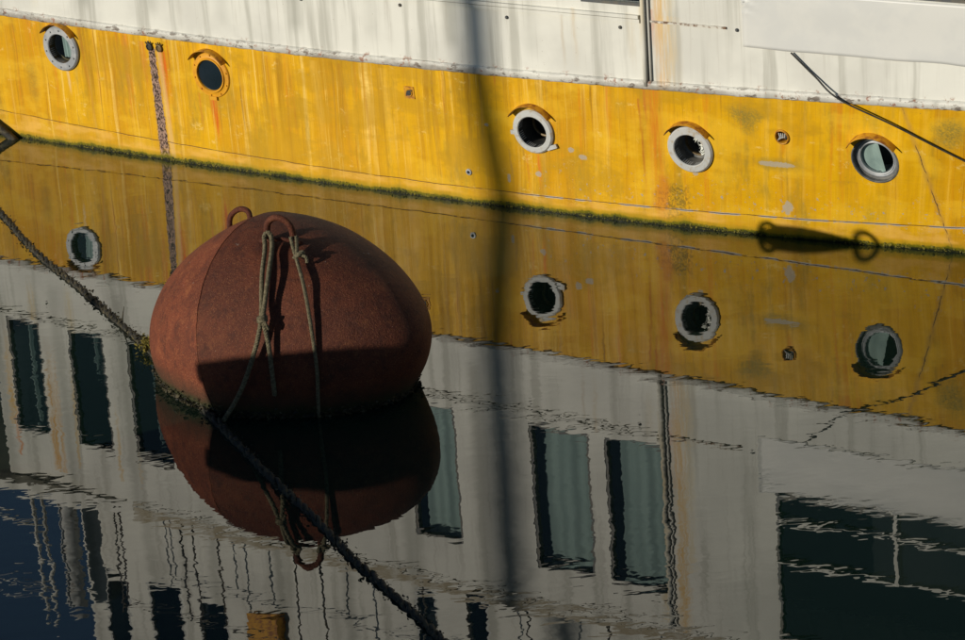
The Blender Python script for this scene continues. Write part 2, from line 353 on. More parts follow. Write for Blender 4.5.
M = dict(
    hull=mat_hull(), white=mat_white(), rust=mat_rust(), rust_dark=mat_rust('buoy_red_lead_dark', .62), glass=mat_glass(), water=mat_water(),
    ring=mat_simple('porthole_grey_metal', (.30, .32, .34), (.40, .41, .42), 14, .5, .2, bump=.001),
    ring_light=mat_simple('porthole_pale_paint', (.47, .48, .47), (.40, .34, .25), 24, .55, bump=.001, lo=.5, hi=.72),
    yellow=mat_simple('fitting_yellow_paint', (.66, .31, .010), (.50, .20, .012), 16, .5, bump=.001, lo=.45, hi=.75),
    hood=mat_simple('hood_yellow_rusty', (.56, .27, .012), (.25, .085, .012), 18, .6, bump=.001, lo=.42, hi=.66),
    dark=mat_simple('dark_recess_fill', (.025, .027, .028), (.05, .05, .045), 12, .6),  # dark fill for wells, holes and the strip between the pipes
    well=mat_simple('porthole_well_grey', (.085, .088, .085), (.15, .145, .13), 20, .6),
    brown=mat_simple('inner_ring_brass', (.16, .11, .05), (.10, .07, .03), 30, .5, .3),
    interior=mat_simple('cabin_interior_dark', (.020, .022, .024), (.035, .035, .034), 2, .8),
    blackglass=mat_simple('blind_dark_glass', (.010, .018, .024), (.014, .022, .030), 4, .08, spec=.5, bump=.0002),
    cloth=mat_simple('curtain_pale_green', (.48, .54, .51), (.56, .62, .58), 5, .9, sc=(1, 1, .1)),
    cloth_w=mat_simple('curtain_pale', (.52, .58, .54), (.40, .46, .44), 5, .9),
    tarp=mat_simple('tarpaulin_grey_white', (.59, .59, .565), (.55, .555, .54), 3, .42, spec=.4, bump=.003),
    rope=mat_simple('weathered_rope', (.085, .072, .040), (.17, .145, .085), 60, .85, bump=.003),
    rope_dark=mat_simple('fouled_rope', (.018, .017, .013), (.085, .068, .032), 22, .75, bump=.01, lo=.45, hi=.7),
    weed=mat_simple('weed', (.035, .040, .004), (.16, .135, .010), 25, .8, bump=.01),
    growth=mat_simple('mussel_growth', (.008, .009, .006), (.075, .062, .030), 30, .7, bump=.01),
    cable=mat_simple('black_cable', (.012, .012, .012), (.03, .03, .028), 30, .6),
    rail=mat_simple('rail_grey_paint', (.42, .43, .42), (.20, .18, .15), 12, .5, bump=.001, lo=.5, hi=.7),
    rail_dark=mat_simple('rail_dark_paint', (.06, .065, .07), (.10, .09, .07), 12, .5, bump=.001),
    deck=mat_simple('deck_wood_edge', (.34, .29, .20), (.52, .50, .44), 9, .7, lo=.4, hi=.7, sc=(1, 1, 3)),
    concrete=mat_simple('quay_concrete', (.30, .28, .25), (.40, .38, .34), 1.2, .85, bump=.02, detail=8),
    steel=mat_simple('galvanised_steel', (.30, .31, .32), (.38, .38, .38), 6, .5, .4),
    paper=mat_simple('crumpled_paper', (.72, .74, .68), (.82, .83, .78), 20, .8),
)


# ---------------------------------------------------------------- mesh helpers
class MB:
    def __init__(s): s.v, s.f, s.smooth = [], [], []
    def add(s, vs, fs, smooth=False):
        b = len(s.v); s.v += [tuple(v) for v in vs]; s.f += [tuple(i + b for i in f) for f in fs]; s.smooth += [smooth] * len(fs); return s
    def box(s, c, size, M4=None):
        x, y, z = (q / 2 for q in size)
        vs = [Vector((c[0] + a * x, c[1] + b * y, c[2] + d * z)) for a in (-1, 1) for b in (-1, 1) for d in (-1, 1)]
        if M4 is not None: vs = [M4 @ v for v in vs]
        return s.add(vs, [(0, 1, 3, 2), (4, 6, 7, 5), (0, 4, 5, 1), (2, 3, 7, 6), (0, 2, 6, 4), (1, 5, 7, 3)])
    def tube(s, pts, r, sides=8, closed=False, caps=True, jit=0.0):
        pts = [Vector(p) for p in pts]; n = len(pts); vs, fs = [], []
        t0 = (pts[1] - pts[0]).normalized(); ref = Vector((0, 0, 1)) if abs(t0.z) < .9 else Vector((1, 0, 0))
        nn = (ref - t0 * ref.dot(t0)).normalized()
        for i, p in enumerate(pts):
            a = pts[(i - 1) % n] if (closed or i > 0) else pts[0]; b = pts[(i + 1) % n] if (closed or i < n - 1) else pts[-1]
            t = (b - a).normalized(); nn = (nn - t * nn.dot(t)).normalized(); bn = t.cross(nn)
            rr = r[i] if isinstance(r, (list, tuple)) else r
            for k in range(sides):
                an = 2 * math.pi * k / sides; q = rr * (1 + (rnd.random() - .5) * jit)
                vs.append(p + nn * math.cos(an) * q + bn * math.sin(an) * q)
        for i in range(n if closed else n - 1):
            j = (i + 1) % n
            for k in range(sides):
                l = (k + 1) % sides; fs.append((i * sides + k, i * sides + l, j * sides + l, j * sides + k))
        if caps and not closed:
            fs.append(tuple(range(sides))[::-1]); fs.append(tuple((n - 1) * sides + k for k in range(sides)))
        return s.add(vs, fs, True)
    def lathe(s, prof, seg=48, M4=None, closed=False, arc=None):
        # prof: (radius, height) list round local Z
        vs, fs = [], []; n = len(prof)
        a0, a1 = arc if arc else (0, 2 * math.pi); cnt = seg + 1 if arc else seg
        for k in range(cnt):
            an = a0 + (a1 - a0) * k / seg
            for r, h in prof:
                p = Vector((r * math.cos(an), r * math.sin(an), h)); vs.append(M4 @ p if M4 is not None else p)
        for k in range(seg):
            l = (k + 1) % cnt
            for i in range(n if closed else n - 1):
                j = (i + 1) % n; fs.append((k * n + i, l * n + i, l * n + j, k * n + j))
        if arc and closed: fs.append(tuple(range(n))[::-1]); fs.append(tuple((cnt - 1) * n + i for i in range(n)))
        return s.add(vs, fs, False)
    def grid(s, fn, nu, nv, smooth=True):
        vs = [fn(i / nu, j / nv) for i in range(nu + 1) for j in range(nv + 1)]; w = nv + 1
        return s.add(vs, [(i * w + j, (i + 1) * w + j, (i + 1) * w + j + 1, i * w + j + 1) for i in range(nu) for j in range(nv)], smooth)
    keep = False
    def disc(s, r, h, seg=48):
        s.keep = True
        return s.add([(r * math.cos(2 * math.pi * k / seg), r * math.sin(2 * math.pi * k / seg), h) for k in range(seg)], [tuple(range(seg))])
    def mesh(s, name, mat):
        me = bpy.data.meshes.new(name); me.from_pydata(s.v, [], s.f)
        me.polygons.foreach_set('use_smooth', s.smooth); me.materials.append(mat); me.update()
        if s.keep: return me
        bm = bmesh.new(); bm.from_mesh(me); bmesh.ops.recalc_face_normals(bm, faces=bm.faces); bm.to_mesh(me); bm.free()
        return me
    def build(s, name, mat, parent=None, auto=None):
        me = s.mesh(name, mat)
        if auto: me.set_sharp_from_angle(angle=math.radians(auto)) if hasattr(me, 'set_sharp_from_angle') else None
        return obj(name, me, parent)
def obj(name, data, parent=None, mw=None):
    o = bpy.data.objects.new(name, data); col.objects.link(o)
    if parent is not None: o.parent = parent
    if mw is not None: o.matrix_world = mw
    return o
def tag(o, label=None, cat=None, group=None, kind=None):
    for k, v in (('label', label), ('category', cat), ('group', group), ('kind', kind)):
        if v: o[k] = v
    return o
def smooth_all(o, ang=35):
    me = o.data; me.polygons.foreach_set('use_smooth', [True] * len(me.polygons))
    me.set_sharp_from_angle(angle=math.radians(ang)); return o
def local(pb, m):     # a mesh builder whose points are turned from a local frame to the scene
    pb.v = [tuple(m @ Vector(v)) for v in pb.v]; return pb
def catmull(pts, n):
    P = [Vector(p) for p in pts]; P = [2 * P[0] - P[1]] + P + [2 * P[-1] - P[-2]]; out = []
    for i in range(1, len(P) - 2):
        for k in range(n):
            t = k / n; a, b, c, d = P[i - 1:i + 3]
            out.append(.5 * (2 * b + (c - a) * t + (2 * a - 5 * b + 4 * c - d) * t * t + (3 * b - a - 3 * c + d) * t**3))
    return out + [P[-2]]
def resample(pts, step):
    out = [pts[0]]; acc = 0.0
    for a, b in zip(pts, pts[1:]):
        L = (b - a).length
        while L > 0 and acc + L >= step:
            a = a + (b - a) * ((step - acc) / L); out.append(a.copy()); L = (b - a).length; acc = 0.0
        acc += L
    return out + [pts[-1]]
def twisted(mb, pts, rs, rh, pitch, strands=3, sides=6, step=None, rough=0.0):
    path = resample(catmull(pts, 14), step or pitch / 9); n = len(path)
    d = 0.0; rings = [[] for _ in range(strands)]; nn = None
    for i, p in enumerate(path):
        a, b = path[max(0, i - 1)], path[min(n - 1, i + 1)]; t = (b - a).normalized()
        if nn is None: nn = t.orthogonal().normalized()
        nn = (nn - t * nn.dot(t)).normalized(); bn = t.cross(nn)
        if i: d += (p - path[i - 1]).length
        for k in range(strands):
            an = 2 * math.pi * (d / pitch + k / strands)
            j = Vector((rnd.uniform(-1, 1), rnd.uniform(-1, 1), rnd.uniform(-1, 1))) * rough
            rings[k].append(p + (nn * math.cos(an) + bn * math.sin(an)) * rh + j)
    for k in range(strands): mb.tube(rings[k], rs, sides, jit=.25 if rough else .08)
    return mb
def cut(o, cutters):
    c = bpy.data.objects.new('cutter', cutters.mesh('cutter', M['dark'])); col.objects.link(c)
    m = o.modifiers.new('b', 'BOOLEAN'); m.operation = 'DIFFERENCE'; m.solver = 'EXACT'; m.object = c
    dg = bpy.context.evaluated_depsgraph_get(); dg.update()
    me = bpy.data.meshes.new_from_object(o.evaluated_get(dg)); old = o.data
    o.modifiers.clear(); me.name = old.name; o.data = me
    while len(me.materials) > 1: me.materials.pop()
    me.materials[0] = old.materials[0]
    bpy.data.objects.remove(c, do_unlink=True)


# ================================================================ the setting
wm = MB(); wm.add([(-400, -200, 0), (400, -200, 0), (400, 900, 0), (-400, 900, 0)], [(0, 1, 2, 3)])
water = wm.build('water', M['water']); water['kind'] = 'structure'
qm = MB(); qm.box((-55, -10, -1.25), (86, 130, 5.5)); qm.box((-55, -10, 1.56), (86.3, 130.3, .12))
quay = qm.build('quay', M['concrete']); quay['kind'] = 'structure'  # unseen, added as footing for the shadow-casting pole
qm = MB(); qm.box((-5.40, -2.6, -1.04), (1.56, 34.7, 4.96)); qm.box((-5.40, -2.6, 1.50), (1.62, 34.76, .12))
shadow_jetty = qm.build('shadow_jetty', M['concrete']); shadow_jetty['kind'] = 'structure'  # unseen block, shaped to throw the shade line on the lower buoy

# ================================================================ the ship
ship = obj('moored_ship', None); ship.empty_display_size = .5
ship.location = (0.0, 21.6, 0.0)
tag(ship, 'old ship with yellow hull, round portholes and white cabin, lying behind the rusty buoy', 'ship')
SHIP_INV = Matrix.Translation(-Vector(ship.location))
def part(mb, name, mat, parent=None, ang=None):
    o = obj(name, mb.mesh(name, mat), parent or ship)
    o.matrix_parent_inverse = SHIP_INV if (parent is None or parent is ship) else Matrix.Identity(4)
    if ang: smooth_all(o, ang)
    return o

XL, XR = -7.0, 5.4
TH = .045
hm = MB()
def hull_outer(u, v):
    x = XL + (XR - XL) * u; z = -.7 + (zk(x) + .7) * v
    q = .007 * mnoise.noise((x * 1.9, z * 1.3, 3)) + .004 * math.sin(x * 2 * math.pi / .62) * max(0, min(1, (z + .1) * 2, (zk(x) - z) * 4))
    q *= max(0, min(1, (zk(x) - z) * 6))
    return Vector((x, hy(x, z) + q, z))
NU, NV = 190, 24
def slab(fn_out, thick_vec, nu, nv, mb):
    vs = [fn_out(i / nu, j / nv) for i in range(nu + 1) for j in range(nv + 1)]
    ws = [v + thick_vec for v in vs]; w = nv + 1; n = len(vs)
    fs = [(i * w + j, (i + 1) * w + j, (i + 1) * w + j + 1, i * w + j + 1) for i in range(nu) for j in range(nv)]
    fb = [tuple(q + n for q in f[::-1]) for f in fs]
    rim = [i * w for i in range(nu + 1)] + [nu * w + j for j in range(1, nv + 1)] + [i * w + nv for i in range(nu - 1, -1, -1)] + [j for j in range(nv - 1, 0, -1)]
    fr = [(rim[(k + 1) % len(rim)], rim[k], rim[k] + n, rim[(k + 1) % len(rim)] + n) for k in range(len(rim))]
    return mb.add(vs + ws, fs + fb + fr, False)
INW = Vector((.56, .83, 0)) * TH
slab(hull_outer, INW, NU, NV, hm)
hull = part(hm, 'hull', M['hull'])

PH = [(-3.243, .847, 'grey'), (-1.982, .779, 'yellow'), (.464, .638, 'pale'), (1.543, .632, 'paper'), (2.730, .680, 'bare')]
cm = MB()
def disc_cut(x, z, r):
    cm.lathe([(0, -.2), (r, -.2), (r, .2), (0, .2)], 40, hull_frame(x, z))
for x, z, k in PH: disc_cut(x, z, .166 if k == 'bare' else .135)
disc_cut(2.14, .797, .045); disc_cut(-.427, .832, .022); disc_cut(-.027, .247, .014)
cut(hull, cm); smooth_all(hull, 30)

def porthole(x, z, kind):
    F = hull_frame(x, z)
    def lp(mb, name, mat, parent=None, ang=40): return part(local(mb, F), name, mat, parent, ang)
    R, r = (.190, .122) if kind in ('grey', 'pale', 'paper') else (.186, .140)
    if kind == 'pale': R, r = .170, .119
    if kind == 'paper': R, r = .178, .119
    if kind != 'bare':
        b = MB()
        if kind == 'yellow': b.lathe([(.124, -.02), (.124, .012), (.130, .020), (.139, .020), (.143, .010), (.146, .008), (.180, .008), (.186, .001), (.186, -.004)], 56)
        else: b.lathe([(r, -.03), (r, .024), (r + .006, .030), (R - .012, .028), (R, .016), (R, -.004)], 56)
        nb = 10 if kind in ('grey', 'yellow') else 0
        for k in range(nb):
            an = 2 * math.pi * (k + .3) / nb; rr = (R + r) / 2 if kind != 'yellow' else .166
            hh = .030 if kind != 'yellow' else .008
            b.lathe([(.0085, hh - .004), (.0085, hh + .004), (.006, hh + .007), (0, hh + .007)], 6, Matrix.Translation((rr * math.cos(an), rr * math.sin(an), 0)))
        if kind == 'pale': b.box((-.178, -.02, .012), (.03, .03, .016)); b.box((.10, -.152, .012), (.09, .03, .014), Matrix.Rotation(.35, 4, 'Z'))
        if kind == 'yellow': b.box((0, -.188, .008), (.07, .03, .016))
        ring = lp(b, 'porthole', M['ring'] if kind == 'grey' else M['yellow'] if kind == 'yellow' else M['ring_light'])
        rr = r
    else:
        b = MB(); b.lathe([(.174, -.004), (.174, .003), (.166, .005), (.162, .001), (.162, -.025), (.150, -.030), (.150, -.10), (.140, -.105)], 56)
        ring = lp(b, 'porthole', M['well']); rr = .150
    # the eyebrow hood
    h = MB(); hr = .196 if kind != 'bare' else .200
    prof = [(hr, -.01), (hr, .062), (hr + .004, .066), (hr + .008, .062), (hr + .008, -.01)]
    tw = -.05 if kind in ('grey', 'yellow') else .0
    sh = MB(); sh.lathe(prof, 28, closed=True, arc=(math.radians(33) + tw, math.radians(147) + tw))
    sh.v = [(v[0], v[1] + .012, v[2]) for v in sh.v]
    lp(sh, 'hood', M['hood'], ring, 45)
    # the well and what is in it
    if kind == 'grey':
        w = MB(); w.lathe([(r, .02), (r, -.05), (r - .012, -.052), (r - .012, -.12)], 48); lp(w, 'well', M['brown'], ring)
        g = MB(); g.disc(r, -.012); lp(g, 'pane', M['glass'], ring)
        c_ = MB(); c_.grid(lambda u, v: Vector((-.012 + .115 * u, -.085 + .17 * v, -.032 + .005 * math.sin(u * 22))), 24, 3); lp(c_, 'curtain', M['cloth_w'], ring)
        k = MB(); k.lathe([(0, -.135), (r, -.135), (r, -.10)], 32); lp(k, 'backing', M['dark'], ring)
    elif kind == 'yellow':
        g = MB(); g.lathe([(0, .004), (.125, .004)], 48); lp(g, 'pane', M['blackglass'], ring)
    elif kind == 'pale':
        w = MB(); w.lathe([(r, .02), (r, -.16), (r - .02, -.165), (r - .02, -.20), (0, -.20)], 48); lp(w, 'well', M['dark'], ring)
        k = MB(); k.lathe([(.088, -.155), (.088, -.140), (.096, -.136), (.104, -.140), (.104, -.155)], 40); lp(k, 'inner_ring', M['brown'], ring)
        q = MB(); q.box((.075, -.012, -.10), (.035, .012, .02), Matrix.Rotation(.6, 4, 'Z')); lp(q, 'catch', mat_simple('catch_red', (.5, .08, .02), (.4, .1, .03)), ring)
    elif kind == 'paper':
        w = MB(); w.lathe([(r, .02), (r, -.10), (r - .015, -.105), (r - .015, -.2), (0, -.2)], 48); lp(w, 'well', M['well'], ring)
        k = MB(); k.lathe([(.090, -.12), (.090, -.10), (.098, -.098), (.104, -.104)], 40); lp(k, 'inner_ring', M['brown'], ring)
        k = MB(); k.lathe([(0, -.17), (.085, -.17)], 40); lp(k, 'backing', M['dark'], ring)
        p = MB()
        for i in range(26):
            t = i / 25; cx = .040 + .040 * math.sin(t * 2.2) + rnd.uniform(-.02, .02); cy = .075 - .125 * t + rnd.uniform(-.012, .012)
            vs = [Vector((cx, cy, -.045)) + Vector((rnd.uniform(-1, 1), rnd.uniform(-1, 1), rnd.uniform(-.7, .7))) * .026 for _ in range(4)]
            p.add(vs, [(0, 1, 2), (0, 2, 3), (0, 3, 1), (1, 3, 2)])
        part(local(p, F), 'crumpled_paper', M['paper'], ring)
    else:
        k = MB(); k.lathe([(.151, -.034), (.140, -.028), (.134, -.034), (.128, -.030), (.120, -.034), (.120, -.15)], 48); lp(k, 'inner_ring', M['ring'], ring)
        k = MB(); k.lathe([(0, -.19), (.14, -.19), (.14, -.10)], 40); lp(k, 'backing', M['dark'], ring)
        T = Matrix.Translation((.0, 0, -.14))
        c_ = MB()
        def cur(u, v):
            yv = -.115 + .23 * v; half = math.sqrt(max(0, .118**2 - yv * yv)); xr = min(half, .018 + .03 * (1 - v))
            return Vector((-half + (xr + half) * u, yv, -.062 + .014 * u * u + .004 * math.sin(u * 9)))
        c_.grid(cur, 20, 20); lp(c_, 'curtain', M['cloth_w'], ring)
        g = MB(); g.disc(.1195, -.040); lp(g, 'pane', M['glass'], ring)
    return ring
labs = ['porthole with grey bolted ring', 'yellow painted porthole with dark glass', 'porthole with pale ring and empty well', 'porthole with crumpled paper inside', 'large porthole without ring, pale curtain inside']
for (x, z, k), lb in zip(PH, labs): porthole(x, z, k)['label'] = lb

# small hull fittings
F = hull_frame(2.14, .797)
b = MB(); b.lathe([(.045, -.05), (.045, .008), (.051, .012), (.057, .006), (.057, -.004)], 32)
sc_ = part(local(b, F), 'scupper', M['hood'], None, 40)
b = MB(); b.lathe([(0, -.05), (.045, -.05)], 24); part(local(b, F), 'backing', M['dark'], sc_)
for k in range(4):
    b = MB(); b.tube([(-.034 + .012 * k, -.03 + .01 * k, .002), (-.012 + .012 * k, .0, .006), (-.020 + .016 * k, .030, .002)], .0045, 6); part(local(b, F), 'grille_bar', M['ring_light'], sc_)
F = hull_frame(-.427, .832)
b = MB(); b.box((0, 0, .003), (.088, .096, .006)); b.lathe([(.022, -.03), (.022, .012), (.028, .014), (.032, .006)], 20)
pl = part(local(b, F), 'outlet_plate', M['hood'])
b = MB(); b.lathe([(0, .0150), (.021, .0150), (.021, .006)], 16); b.box((.016, .020, .010), (.026, .008, .008)); b.box((-.020, -.014, .010), (.010, .022, .008)); part(local(b, F), 'drain_hole', M['dark'], pl)
F = hull_frame(-.027, .247)
b = MB(); b.lathe([(.013, -.03), (.013, .008), (.024, .006), (.026, -.002)], 20); dp = part(local(b, F), 'drain_pipe', M['ring'], None, 40)
b = MB(); b.lathe([(0, -.02), (.014, -.02)], 12); part(local(b, F), 'drain_hole', M['dark'], dp)
for x0, z0, mt in ((-2.469, .955, 'dark'), (-2.388, .952, 'brown')):
    F = hull_frame(x0, z0); b = MB()
    b.lathe([(0, .012), (.018, .012), (.022, .02), (.030, .018), (.034, .0)], 14)
    for k in range(3):
        an = .9 + k * .65; b.tube([(.02 * math.cos(an), .02 * math.sin(an), .012), (.048 * math.cos(an) * rnd.uniform(.8, 1.2), .05 * math.sin(an), .016)], .006, 5)
    part(local(b, F), 'discharge_outlet', M[mt])

# weed growing along the waterline of the hull
b = MB()
for i in range(1700):
    x = rnd.uniform(-5.5, 4.4)
    den = mnoise.noise((x * 2.3, 0, 0)) * .5 + .5
    z = rnd.uniform(-.012, .018 + .030 * den)
    F = hull_frame(x, max(z, .001)); s_ = rnd.uniform(.004, .012)
    p0 = F @ Vector((0, 0, 0)); T, U, N = (F.to_3x3().col[k] for k in range(3))
    a_ = rnd.uniform(-.6, .6)
    s_ *= .8; b.add([p0 - T * s_ + N * .001, p0 + T * s_ + N * .002, p0 + N * s_ * rnd.uniform(.5, 1.4) - U * s_ * rnd.uniform(.2, 1.6) + T * s_ * a_, p0 + U * s_ * .7 + N * .001], [(0, 1, 2), (0, 2, 3), (1, 3, 2)])
wf = part(b, 'weed_fringe', M['weed']); wf['kind'] = 'stuff'

# knuckle ledge between yellow hull and white wall
b = MB()
xs = [XL + (XR - XL) * i / 420 for i in range(421)]
prof = [(.0, -.008), (.014, -.006), (.022, .004), (.022, .040), (.014, .052), (.0, .056)]
vs = []
for x in xs:
    F = wall_frame(x, zk(x))
    for q, (o_, h) in enumerate(prof):
        jx = (mnoise.noise((x * 9, q * 3.1, 0)) * .004 + mnoise.noise((x * 40, q * 2.3, 4)) * .005) if 0 < q < 5 else 0
        vs.append(F @ Vector((0, h + (jx * 1.4 if q < 3 else jx), o_ + jx)))
n_ = len(prof)
b.add(vs, [(i * n_ + j, (i + 1) * n_ + j, (i + 1) * n_ + j + 1, i * n_ + j + 1) for i in range(420) for j in range(n_ - 1)], False)
part(b, 'rubbing_strake', M['white'], None, 50)

# white cabin side, from the knuckle to the deck above
ZD = 3.08
WXL, WXR = -4.20, 5.2
b = MB()
slab(lambda u, v: Vector((WXL + (WXR - WXL) * u, yk(WXL + (WXR - WXL) * u), (lambda x: zk(x) - .004 + (ZD - zk(x)) * v)(WXL + (WXR - WXL) * u))), INW, 110, 16, b)
wall = part(b, 'cabin_wall', M['white'])
WIN = [(-4.06, -3.757, 1.615, 2.645, 'dark'), (-3.49, -3.17, 1.60, 2.642, 'dark'), (-2.96, -2.62, 1.60, 2.635, 'dark'), (-2.40, -2.05, 1.61, 2.66, 'dark'), (-1.84, -1.49, 1.61, 2.69, 'green'), (-1.28, -.92, 1.62, 2.72, 'green'), (-.625, -.262, 1.63, 2.76, 'green'),
       (.295, .725, 1.65, 2.81, 'green'), (.84, 1.262, 1.65, 2.84, 'green'), (2.01, 4.3, 1.85, 3.0, 'big')]
cm = MB()
for x0, x1, z0, z1, k in WIN:
    F = wall_frame((x0 + x1) / 2, (z0 + z1) / 2); L = (F.inverted() @ Vector((x1, yk(x1), 0)) - F.inverted() @ Vector((x0, yk(x0), 0))).x
    cm.box((0, 0, 0), (L, z1 - z0, .5), F)
cut(wall, cm); smooth_all(wall, 30)
wi = 0
for x0, x1, z0, z1, k in WIN:
    F = wall_frame((x0 + x1) / 2, (z0 + z1) / 2); L = (F.inverted() @ Vector((x1, yk(x1), 0)) - F.inverted() @ Vector((x0, yk(x0), 0))).x; Hh = z1 - z0
    dep = -.03
    b = MB(); t = .022
    for c_, s_ in (((0, Hh / 2 - t / 2, dep), (L, t, .05)), ((0, -Hh / 2 + t / 2, dep), (L, t, .05)), ((-L / 2 + t / 2, 0, dep), (t, Hh - 2 * t, .048)), ((L / 2 - t / 2, 0, dep), (t, Hh - 2 * t, .048))): b.box(c_, s_)
    fr = part(local(b, F), 'window', M['rail_dark'])
    b = MB(); b.add([(-L / 2 + t, -Hh / 2 + t, dep), (L / 2 - t, -Hh / 2 + t, dep), (L / 2 - t, Hh / 2 - t, dep), (-L / 2 + t, Hh / 2 - t, dep)], [(0, 1, 2, 3)])
    b.keep = True; part(local(b, F), 'pane', M['glass'], fr)
    if k == 'green':
        b = MB(); ph = rnd.uniform(0, 6)
        xa = -L / 2 + L * (.12 if wi % 2 else .15)
        def cur(u, v, ph=ph, xa=xa):
            x = xa + (L / 2 - xa) * u
            pl_ = .007 * math.sin(u * 24 + ph + .4 * math.sin(v * 3)) + .008 * math.sin(u * 9 + ph * 2)
            return Vector((x, -Hh / 2 + Hh * v * .97 + .03, dep - .075 + pl_))
        b.grid(cur, 70, 6); part(local(b, F), 'curtain', M['cloth'], fr)
    elif k == 'dark':
        for (f0, f1, va, vb) in ([(.28, .42, .0, 1), (.60, .74, .0, .95)], [(.74, .84, .0, .42), (.40, .50, .0, .42)], [(.34, .44, .0, .93)], [(.2, .3, 0, 1)])[wi % 4]:
            b = MB()
            b.grid(lambda u, v: Vector((-L / 2 + L * (f0 + (f1 - f0) * u), -Hh / 2 + Hh * (va + (vb - va) * v), dep - .12 + .02 * math.sin(u * 7))), 14, 4); part(local(b, F), 'curtain', M['cloth_w'], fr)
    else:
        for zz in (2.04, 2.375):
            b = MB(); b.box((0, zz - (z0 + z1) / 2, dep + .03), (L, .022, .02)); part(local(b, F), 'glazing_bar', M['white'], fr)
        for xx in (2.80, 3.6):
            lx = (F.inverted() @ Vector((xx, yk(xx), 2.1))).x
            b = MB(); b.box((lx, -.30, dep + .034), (.026, .56, .022)); part(local(b, F), 'glazing_bar', M['white'], fr)
    wi += 1
# bulwark carrying on to the left of the cabin
b = MB(); slab(lambda u, v: Vector((XL + (WXL - .002 - XL) * u, yk(XL + (WXL - .002 - XL) * u), zk(XL + (WXL - XL) * u) - .004 + (1.56 - zk(XL + (WXL - XL) * u)) * v)), INW, 30, 4, b)
part(b, 'bulwark', M['white'])
# cabin end, back and inside
def quad_box(x0, x1, o0, o1, z0, z1, nseg=24, mb=None):      # a curved box that follows the ship's side; o0 outer, o1 inner offset
    mb = mb or MB(); vs = []; n = nseg + 1
    for i in range(n):
        x = x0 + (x1 - x0) * i / nseg; F = wall_frame(x, 0)
        oo = o0(x) if callable(o0) else o0
        for o_, z in ((oo, z0), (oo, z1), (o1, z1), (o1, z0)):
            q = F @ Vector((0, 0, -o_)); vs.append((q.x, q.y, z))
    fs = [(i * 4 + j, (i + 1) * 4 + j, (i + 1) * 4 + (j + 1) % 4, i * 4 + (j + 1) % 4) for i in range(nseg) for j in range(4)]
    return mb.add(vs, fs + [(0, 1, 2, 3), tuple(nseg * 4 + k for k in (3, 2, 1, 0))], False)
part(quad_box(WXL - .001, WXL + .05, .05, 2.6, 1.06, ZD - .003, 1), 'cabin_end_wall', M['white'])
part(quad_box(WXL + .06, WXR, .75, .80, 1.1, ZD - .005), 'inner_bulkhead', M['interior'])
part(quad_box(XL, XR, .06, 3.0, .96, 1.0, 30), 'main_deck', M['deck'])
# mouldings on the white side
b = MB()
quad_box(-6.8, 1.235, -.016, .01, 1.535, 1.560, 60, b); quad_box(-6.8, 1.232, -.026, .01, 1.566, 1.590, 60, b)
part(b, 'side_moulding', M['white'])
b = MB(); quad_box(1.305, 1.80, -.012, .01, 1.545, 1.560, 10, b)
part(b, 'rusty_moulding', mat_simple('moulding_rust_streaked', (.56, .54, .48), (.16, .09, .05), 22, .7, lo=.42, hi=.6))
# vertical half-round pipe with its gap
for xo, r_, mt in ((1.262, .019, 'white'), (1.296, .008, 'white')):
    b = MB(); F = wall_frame(xo, 0)
    b.tube([F @ Vector((0, z, .012)) for z in (1.085, 1.4, 1.8, 2.4, 3.06)], r_, 10); part(b, 'drain_pipe', M[mt])
b = MB(); F = wall_frame(1.279, 0); b.box((0, 2.07, .003), (.014, 1.98, .006), F); part(b, 'pipe_gap_strip', M['dark'])  # solid dark strip stands in for the shaded gap
# studs on the white side
for x, z in ((-.45, 1.50), (.32, 1.485), (1.10, 1.49), (1.868, 1.545), (-3.65, 1.42), (-1.2, 1.47)):
    b = MB(); b.lathe([(.013, -.002), (.013, .008), (.007, .013), (0, .013)], 8); part(local(b, wall_frame(x, z)), 'stud', M['rail_dark'])
# deck over the cabin, its edge, and the upper cabin set back on it
part(quad_box(-5.4, -3.05, lambda x: -.012 - .12 * min(1, max(0, (-3.05 - x) / .7)), 3.0, ZD, ZD + .10, 30), 'deck_overhang', M['white'])
part(quad_box(-3.048, 5.2, -.012, 3.0, ZD, ZD + .10, 50), 'upper_deck', M['white'])
b = MB(); quad_box(-3.04, 5.2, -.022, -.013, ZD + .04, ZD + .125, 60, b); part(b, 'deck_edge', M['deck'])
UX0, UX1, UO = -3.90, 3.6, .42
b = MB(); ub = MB()
def upper_pt(u, v):
    x = UX0 + (UX1 - UX0) * u; q = wall_frame(x, 0) @ Vector((0, 0, -UO)); return Vector((q.x, q.y, ZD + .105 + 2.1 * v))
slab(upper_pt, INW, 60, 10, ub)
upw = part(ub, 'upper_cabin_wall', M['white'])
UW = [(-3.74, -3.52, 4.08, 4.85), (-3.33, -3.01, 4.04, 4.85), (-2.86, -2.60, 4.08, 4.85), (-1.55, -1.2, 4.15, 4.85), (-.95, -.78, 3.50, 4.85), (-.52, -.36, 3.45, 4.85), (.7, .94, 4.1, 4.85)]
def ufr(xa, xb, za, zb):
    F = wall_frame((xa + xb) / 2, (za + zb) / 2); F = F @ Matrix.Translation((0, 0, -UO)); return F, (xb - xa) * 1.225, zb - za
cm = MB()
for w_ in UW: F, L, Hh = ufr(*w_); cm.box((0, 0, 0), (L, Hh, .3), F)
cut(upw, cm); smooth_all(upw, 30)
